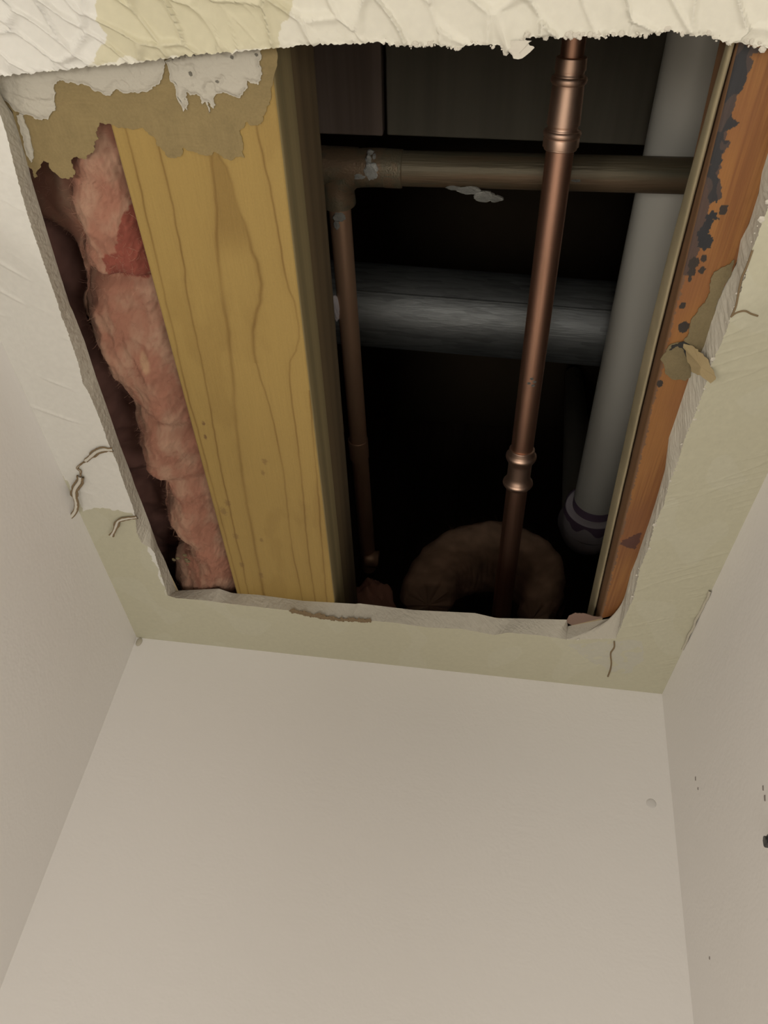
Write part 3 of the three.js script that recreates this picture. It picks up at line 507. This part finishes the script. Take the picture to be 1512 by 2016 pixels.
  tag(mesh('torn_paper', sheet(ragged(pairs(CORNER), 1.2, 3), 12.75, 13.3), M.kraftRed), 'reddish brown paper scrap at the far right corner of the opening', 'torn paper');
}

// ---------------------------------------------------------------- pink insulation
function fibres(count, where, len, mat, parent) {
  const pos = [], idx = [];
  for (let i = 0; i < count; i++) {
    let { p, n } = where(), d = new THREE.Vector3((rnd() - 0.5) * 1.2, rnd() - 0.6, (rnd() - 0.5) * 1.8).addScaledVector(n, 0.2).normalize(), w = 0.00005;
    const side = new THREE.Vector3(rnd() - 0.5, rnd() - 0.5, rnd() - 0.5).cross(d).normalize().multiplyScalar(w), k0 = pos.length / 3, S = 5, ll = len * (0.4 + rnd());
    for (let s = 0; s <= S; s++) { pos.push(p.x - side.x, p.y - side.y, p.z - side.z, p.x + side.x, p.y + side.y, p.z + side.z); p = p.clone().addScaledVector(d, ll / S / 1000); d = d.clone().add(new THREE.Vector3(rnd() - 0.5, rnd() - 0.5, rnd() - 0.5).multiplyScalar(0.7)).normalize(); }
    for (let s = 0; s < S; s++) { const a = k0 + 2 * s; idx.push(a, a + 1, a + 2, a + 1, a + 3, a + 2); }
  }
  const g = new THREE.BufferGeometry(); g.setAttribute('position', new THREE.Float32BufferAttribute(pos, 3)); g.setIndex(idx); g.computeVertexNormals();
  return stuff(mesh('loose_fibres', g, mat, parent));
}
function surfacePick(g) { const p = g.attributes.position, n = g.attributes.normal; return () => { const i = Math.floor(rnd() * p.count); return { p: new THREE.Vector3().fromBufferAttribute(p, i), n: new THREE.Vector3().fromBufferAttribute(n, i) }; }; }
function tint(g, f) { const p = g.attributes.position, c = new Float32Array(p.count * 3); for (let i = 0; i < p.count; i++) { const q = f(p.getX(i) * 1000, (p.getY(i) - CEIL) * 1000, p.getZ(i) * 1000); c.set(q, 3 * i); } g.setAttribute('color', new THREE.BufferAttribute(c, 3)); return g; }
M.wool = std({ vertexColors: true, roughness: 1 });
M.fibre = std({ color: rgb(0.42, 0.23, 0.16), roughness: 1 });
{
  const edge = pairs(BATT), dye = [[-229, -263], [-219, -258], [-211, -241], [-203, -228], [-196, -236], [-196, -262], [-212, -289], [-223, -289], [-229, -277]];
  const edgeAt = (z) => { if (z > edge[0][1]) return edge[0][0] + 4; for (let i = 1; i < edge.length; i++) if (z >= edge[i][1]) { const t = (z - edge[i - 1][1]) / (edge[i][1] - edge[i - 1][1]); return lerp(edge[i - 1][0], edge[i][0], t * t * (3 - 2 * t)); } return edge[edge.length - 1][0]; };
  const g = grid(420, 90, (u, v) => {
    const z = lerp(-640, -90, u), e = edgeAt(z) - 8, wv = v;
    let x, h;
    if (wv < 0.62) { const t = wv / 0.62; x = lerp(-199.5, e, t); h = 32 - 15 * Math.sin(Math.PI * Math.min(1, t * 0.95 + 0.05)) + 10 * smooth(0.75, 1, t); }
    else { const t = (wv - 0.62) / 0.38; const nz = smooth(-300, -255, z); x = e - 6 * Math.sin(t * 1.5) - 70 * nz * t; h = lerp(42, lerp(190, 76, nz), t); }
    const fold = 9 * (fbm(x * 0.03, z * 0.016, 2, 2)) + 4 * Math.abs(fbm(x * 0.07, z * 0.035, 6, 3)) + 0.8 * fbm(x * 0.6, z * 0.3, 3, 3);
    const crease = 9 * Math.exp(-Math.pow((z + 282) / 5, 2)) + 8 * Math.exp(-Math.pow((z + 404 + (x + 220) * 0.4) / 7, 2)) + 6 * Math.exp(-Math.pow((z + 462) / 6, 2));
    const dx = (wv > 0.5 ? 1 : wv * 2) * (3.5 * fbm(z * 0.05, h * 0.04, 12, 3));
    const hh = wv < 0.62 ? Math.max(13.2 + 0.6 * fbm(x * 0.5, z * 0.5, 1, 2), h + fold + crease) : h + fold * (1 - wv);
    return V(Math.min(x + dx, -199.2), hh, z);
  });
  tint(g, (x, h, z) => {
    const q = fbm(x * 0.06, z * 0.03, 21, 4), f = fbm(x * 0.5, z * 0.25, 5, 3);
    let c = mix3([0.345, 0.158, 0.105], [0.40, 0.235, 0.16], smooth(-0.3, 0.5, q)); c = mix3(c, [0.31, 0.12, 0.085], smooth(0.1, 0.7, f) * 0.35);
    c = mix3(c, [0.48, 0.30, 0.18], smooth(6, 3, Math.hypot((x + 222) * 1.4, (z + 341) * 0.6)) * 0.8);
    const wx = x + 1.8 * fbm(x * 0.25, z * 0.2, 4, 3), wz = z + 3 * fbm(x * 0.25, z * 0.2, 9, 3);
    if (h < 45 && z > -283 && inside(dye, wx, wz)) c = mix3(c, [0.25, 0.062, 0.042], 0.95);
    return c;
  });
  const batt = thing('insulation_batt', 'fluffy pink fibreglass batt squeezed beside the pale pine board', 'insulation');
  mesh('wool', g, M.wool, batt);
  fibres(9000, surfacePick(g), 4.5, M.fibre, batt);
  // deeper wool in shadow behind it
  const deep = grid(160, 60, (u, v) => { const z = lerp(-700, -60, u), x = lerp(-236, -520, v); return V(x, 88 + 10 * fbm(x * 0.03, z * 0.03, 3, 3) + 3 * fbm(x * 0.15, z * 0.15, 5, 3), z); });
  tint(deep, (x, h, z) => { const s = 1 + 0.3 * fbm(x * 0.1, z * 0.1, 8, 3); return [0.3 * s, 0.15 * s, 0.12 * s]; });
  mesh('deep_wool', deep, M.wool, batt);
  // plaster crumbs and lint in the far left corner
  const lint = [];
  for (let i = 0; i < 9; i++) { const a = new THREE.IcosahedronGeometry(0.0006 + rnd() * 0.0013, 1); a.scale(1.4, 0.8, 1); const q = V(-250 + rnd() * 14, 14 + rnd() * 4, -548 - rnd() * 14); a.translate(q.x, q.y, q.z); lint.push(a); }
  tag(stuff(mesh('plaster_crumbs', mergeGeometries(lint), M.kraftGrey)), 'grey lint and plaster crumbs at the far left corner of the opening', 'crumbs');
}
// wool stuffed around the pipe at the far end
{
  const dull = (g) => tint(g, (x, h, z) => { const s = 0.9 + 0.35 * fbm(x * 0.05, z * 0.05 + h * 0.05, 8, 4); return [0.43 * s, 0.27 * s, 0.18 * s]; });
  const t = thing('insulation_roll', 'arched roll of pink wool around the far end of the bright copper pipe', 'insulation');
  const cx = 30, ch = 241;
  const g = dull(grid(90, 80, (u, v) => {
    const a = lerp(-0.5, 3.45, u), b = v * 2 * Math.PI, mz = -880, rr = 66 + 4 * Math.sin(a * 2.2), tr = 30 + 13 * smooth(2.5, 3.3, a), tz = 62;
    const cr = Math.pow(Math.abs(Math.cos(b)), 0.8) * Math.sign(Math.cos(b)), sr = Math.pow(Math.abs(Math.sin(b)), 0.8) * Math.sign(Math.sin(b)), end = Math.pow(Math.max(0, Math.sin(Math.PI * u)), 0.16);
    const r = rr + tr * cr * end, z = mz + tz * sr * end, k = 1 + 0.06 * fbm(Math.cos(a) * 2, Math.sin(a) * 2 + z * 0.02, b * 0.3, 4) ;
    return V(cx + Math.cos(a) * r * k * 1.08, ch + Math.sin(a) * r * k + 2 * fbm(a * 6, b * 3, 4, 3), z);
  }));
  mesh('wool', g, M.wool, t); fibres(2500, surfacePick(g), 9, M.fibre, t);
  const c2 = thing('insulation_clump', 'small reddish wool clump at the far left below the old copper pipe', 'insulation');
  const s = new THREE.SphereGeometry(1, 50, 36); const p = s.attributes.position;
  for (let i = 0; i < p.count; i++) { const v = new THREE.Vector3().fromBufferAttribute(p, i), k = 1 + 0.22 * fbm(v.x * 2, v.y * 2, v.z * 2 + 4, 4); const q = V(-112 + v.x * 30 * k, 196 + v.y * 38 * k, -880 + v.z * 48 * k); p.setXYZ(i, q.x, q.y, q.z); }
  s.computeVertexNormals(); tint(s, () => [0.37, 0.18, 0.125]); mesh('wool', s, M.wool, c2); fibres(900, surfacePick(s), 9, M.fibre, c2);
}

// ---------------------------------------------------------------- pipes
const copperRough = texture(256, 256, (u, v) => { const s = clamp(0.34 + 0.14 * tileNoise(u, v, 6, 4, 3)); return [1, s, 1]; }, false);
const copperMap = texture(256, 256, (u, v) => { const s = tileNoise(u, v, 4, 5, 7); return mix3([0.66, 0.38, 0.27], [0.45, 0.25, 0.165], smooth(-0.3, 0.7, s)); });
const oldMap = texture(256, 256, (u, v) => { const s = tileNoise(u, v, 4, 5, 1), q = tileNoise(u, v, 9, 4, 6); let c = mix3([0.22, 0.15, 0.09], [0.18, 0.15, 0.095], smooth(-0.2, 0.5, s)); return mix3(c, [0.13, 0.125, 0.085], smooth(0.2, 0.8, q) * 0.7); });
M.copper = std({ map: copperMap, metalness: 1, roughness: 0.5 });
M.copperNew = std({ color: rgb(0.93, 0.64, 0.49), metalness: 1, roughness: 0.46 });
M.copperOld = std({ map: oldMap, metalness: 0.35, roughness: 0.5, bumpMap: tiled(roughBump, 2), bumpScale: 0.0004 });
M.copperLine = std({ color: rgb(0.5, 0.31, 0.2), metalness: 0.5, roughness: 0.45 });
M.solder = std({ color: rgb(0.62, 0.62, 0.58), metalness: 0.35, roughness: 0.3, bumpMap: tiled(roughBump, 2), bumpScale: 0.001 });
{
  // bright supply pipe, sloping gently to the far end
  const A = V(45.8, 270, -311), Bp = V(47.2, 190, -756.8), d = Bp.clone().sub(A).normalize(), P = (mm) => A.clone().addScaledVector(d, mm / 1000);
  const t = thing('copper_pipe', 'bright copper supply pipe with two press couplings crossing the opening', 'pipe');
  mesh('tube', rod(P(-30), P(640), 11.1), M.copper, t);
  mesh('tube', rod(P(-330), P(-40), 8.8), M.copper, t);
  const c1 = mesh('coupling', turned(P(-72), d, [[0, 8.8], [0.4, 11.2], [1, 11.5], [9, 11.8], [10, 11.0], [12, 11.0], [13, 12.4], [19, 12.4], [20, 11.8], [21, 12.2], [47, 13.0], [48, 11.9], [50.5, 11.9], [51, 13.4], [56.5, 13.5], [57.5, 13.0], [65, 13.1], [65.6, 12.8], [66, 11.1]]), M.copperNew, t);
  mesh('press_ring', turned(P(-59), d, [[0, 12.2], [0.8, 13.4], [2.6, 14.0], [4.6, 13.5], [6, 12.3]]), M.copperNew, c1);
  mesh('press_ring', turned(P(-21), d, [[0, 13.2], [0.7, 14.5], [2.6, 15.0], [4.6, 14.5], [5.6, 13.2]]), M.copperNew, c1);
  mesh('hex_collar', turned(P(-15.2), d, [[0, 13], [0.4, 14.2], [7, 14.3], [7.6, 13.6], [7.8, 11.1]], 8), M.copperNew, c1);
  const c2 = mesh('coupling', turned(P(281), d, [[0, 11.1], [0.4, 12.6], [1, 13], [5, 13.1], [6.5, 14.0], [10, 15.2], [14, 14.2], [16, 12.6], [20, 12.0], [34, 12.1], [38, 13.0], [41, 14.8], [44, 15.2], [47, 13.8], [48.5, 12], [49, 11.1]]), M.copperNew, t);
  mesh('press_ring', turned(P(287.5), d, [[0, 14], [1.5, 15.4], [3.5, 15.7], [5.5, 15.2], [6.5, 14]]), M.copperNew, c2);
  mesh('press_ring', turned(P(321), d, [[0, 14], [1.5, 15.4], [3.5, 15.8], [5, 15.2], [6, 14]]), M.copperNew, c2);
  const drops = []; [[196, 0], [199, 3], [201, -2], [203, 2]].forEach(([s, k]) => { const q = P(s); const g = new THREE.SphereGeometry(0.0014, 10, 8); g.scale(1.3, 0.7, 1); g.translate(q.x + k / 1000, q.y - 0.0105, q.z + 0.003); drops.push(g); });
  mesh('solder_drops', mergeGeometries(drops), M.solder, t);
}
{
  // old horizontal drain with an elbow and a thinner line running back
  const t = thing('old_copper_pipe', 'dull old copper pipe crossing behind with an elbow and pale sealant', 'pipe');
  const hy = 330, zc = -356, r = 15.2;
  mesh('tube', rod(V(-120, hy, zc), V(420, hy, zc + 10), r), M.copperOld, t);
  const el = [V(-88, hy, zc), V(-118, hy, zc), V(-138, hy, zc - 4), V(-149, hy, zc - 18), V(-149, hy, zc - 36)];
  const e = mesh('elbow', tube(el, r + 1.4, 40, 28), M.copperOld, t);
  mesh('elbow_collar', turned(V(-104, hy, zc), new THREE.Vector3(1, 0, 0), [[0, r + 1], [1, r + 1.4], [16, r + 1.3], [17, r]]), M.copperOld, e);
  mesh('elbow_collar', turned(V(-149, hy, zc - 14), new THREE.Vector3(0, 0, -1), [[0, 12], [1, 15], [18, 14], [19, 11]]), M.copperOld, e);
  mesh('elbow_cap', turned(V(-128, hy, zc), new THREE.Vector3(-1, 0, 0), [[0, r + 1.5], [46, r + 2], [49, r - 1], [50, 0]]), M.copperOld, e);
  mesh('back_tube', rod(V(-148.5, hy, zc - 20), V(-140, hy, -960), 10.6), M.copperLine, t);
  mesh('tube_collar', turned(V(-144.6, hy, -700), new THREE.Vector3(0.014, 0, -1), [[0, 10.6], [0.5, 12.4], [30, 12.4], [31, 10.6]]), M.copperLine, t);
  mesh('tube_end', turned(V(-124, hy - 6, -930), new THREE.Vector3(-1, 0, 0), [[0, 0], [0, 12], [16, 13], [20, 10]]), M.copperLine, t);
  const blob = (pts) => { const o = []; for (const [x, h, z, s, sx, sy, sz] of pts) { const g = new THREE.SphereGeometry(1, 24, 16), p = g.attributes.position; for (let i = 0; i < p.count; i++) { const v = new THREE.Vector3().fromBufferAttribute(p, i), k = 1 + 0.35 * fbm(v.x * 1.6 + x, v.y * 1.6, v.z * 1.6, 3), q = V(x + v.x * s * sx * k, h + v.y * s * sy * k, z + v.z * s * sz * k); p.setXYZ(i, q.x, q.y, q.z); } g.computeVertexNormals(); o.push(g); } return mergeGeometries(o); };
  mesh('sealant', blob([[-114, 315.5, -352, 8, 0.9, 0.5, 0.9], [-125, 314.5, -357, 4.5, 1.2, 0.5, 0.6], [-117, 319, -344, 4.5, 0.6, 0.7, 1.2], [-116, 326, -340, 3.5, 0.9, 0.9, 0.6], [-112, 322, -341.5, 3, 0.5, 1.3, 0.7]]), M.solder, t);
  mesh('sealant', blob([[-12, 316, -371, 6, 1.6, 0.6, 0.8], [-26, 316, -366, 5, 2.2, 0.5, 0.7], [-40, 317, -365, 3, 2.4, 0.5, 0.6], [-2, 315, -372, 5, 1.3, 0.6, 0.6]]), M.solder, t);
  mesh('sealant', blob([[-147, 319, -400, 5, 1.2, 0.5, 0.9], [-150, 319, -408, 3.4, 0.8, 0.6, 1.2]]), M.solder, t);
  mesh('sealant', blob([[-158, 325, -505, 6, 0.8, 0.8, 2.6]]), std({ color: rgb(0.5, 0.46, 0.47), roughness: 0.8 }), t);
  mesh('paint_drip', blob([[66, 315.5, -352, 3, 1.5, 0.4, 0.5], [80, 316, -350, 2, 1.3, 0.4, 0.4]]), M.solder, t);
}
{
  // PVC waste pipe with a primed elbow
  const t = thing('pvc_pipe', 'grey white plastic waste pipe ending in a purple primed elbow at the right', 'pipe');
  M.pvc = std({ color: rgb(0.88, 0.855, 0.77), roughness: 0.42 });
  M.fitting = std({ color: rgb(0.66, 0.60, 0.64), roughness: 0.4 });
  M.primer = std({ color: rgb(0.25, 0.17, 0.26), roughness: 0.5 });
  const a = V(158, 400, -120), b = V(171.5, 400, -872), d = b.clone().sub(a).normalize();
  mesh('tube', rod(a, b, 30.2, 48), M.pvc, t);
  const hub = mesh('elbow', turned(V(171.3, 400, -862), d, [[0, 30.4], [0.5, 38], [2, 40], [34, 40.4], [40, 37]], 48), M.fitting, t);
  mesh('elbow_bend', tube([V(171.8, 400, -898), V(172, 402, -912), V(172, 412, -927), V(171, 430, -940), V(170, 452, -953)], 37, 40, 36), M.fitting, hub);
  const dab = (rad, z0, f) => grid(72, 10, (u, v) => { const an = u * 2 * Math.PI, q = V(171.3, 400, z0), L = f(an); return new THREE.Vector3(q.x + Math.cos(an) * rad, q.y + Math.sin(an) * rad, q.z - v * L / 1000); });
  mesh('primer_band', dab(0.0306, -846, (an) => 15 + 0 * an), M.primer, t);
  mesh('primer_stain', dab(0.0406, -863.2, (an) => Math.max(1, 14 + 24 * n3(Math.cos(an) * 1.5, Math.sin(an) * 1.5, 3) + 5 * n3(Math.cos(an) * 4, Math.sin(an) * 4, 8))), M.primer, hub);
  mesh('riser', rod(V(168, 444, -946), V(330, 2020, -1940), 30.2, 48), M.pvc, t);
}
{
  // galvanised duct
  const spangle = texture(512, 512, (u, v) => { let f1 = 9, id = 0; const s = 26, a = u * s, b = v * s; for (let i = -1; i <= 1; i++) for (let j = -1; j <= 1; j++) { const x = Math.floor(a) + i, y = Math.floor(b) + j, X = ((x % s) + s) % s, Y = ((y % s) + s) % s, d = Math.hypot(a - x - hash(X, Y, 1), b - y - hash(X, Y, 2)); if (d < f1) { f1 = d; id = hash(X, Y, 5); } } const k = 0.34 + 0.14 * id + 0.05 * tileNoise(u, v, 30, 3); return [k * 0.96, k, k * 1.01]; });
  M.galv = std({ map: tiled(spangle, 3), metalness: 0.85, roughness: 0.58, bumpMap: tiled(grainBump, 4), bumpScale: 0.0004 });
  const t = thing('metal_duct', 'round galvanised metal duct crossing deep in the dark cavity', 'duct');
  mesh('duct_body', rod(V(-420, 560, -660), V(420, 556, -676), 56, 64), M.galv, t);
  mesh('seam', rod(V(-420, 524.5, -615.5), V(420, 520.5, -631.5), 2.2, 10), M.galv, t);
}
// boards closing the cavity above and behind
{
  const wt = woodTexture(256, 512, [0.25, 0.215, 0.185], [0.33, 0.285, 0.245], 41);
  const bm = std({ map: wt, color: rgb(0.75, 0.78, 0.7), roughness: 0.9 });
  tag(mesh('blocking_panel', board(-420, -130, 500, 518, -405, 300), std({ map: wt, color: rgb(1, 0.88, 0.84), roughness: 0.9 })), 'brown plywood panel above the old copper elbow', 'panel');
  tag(mesh('blocking_panel', board(-126, 420, 503, 521, -405, 300), bm), 'darker plywood panel above the two pipes', 'panel');
  const zb = -2.56, spans = [[-760, -400, 'left of the old copper line'], [-262, -40, 'behind the old copper line'], [4, 150, 'behind the lower copper coupling'], [190, 560, 'behind the plastic elbow']];
  for (const [x0, x1, where] of spans) tag(mesh('cavity_board', board(Math.max(x0, -598), x1, 20, 2390, zb * 1000 - 38, zb * 1000), std({ map: wt, color: rgb(1, 0.85, 0.7), roughness: 0.9 })), 'upright board deep in the cavity ' + where, 'board');
}
renderer.render(scene, camera);
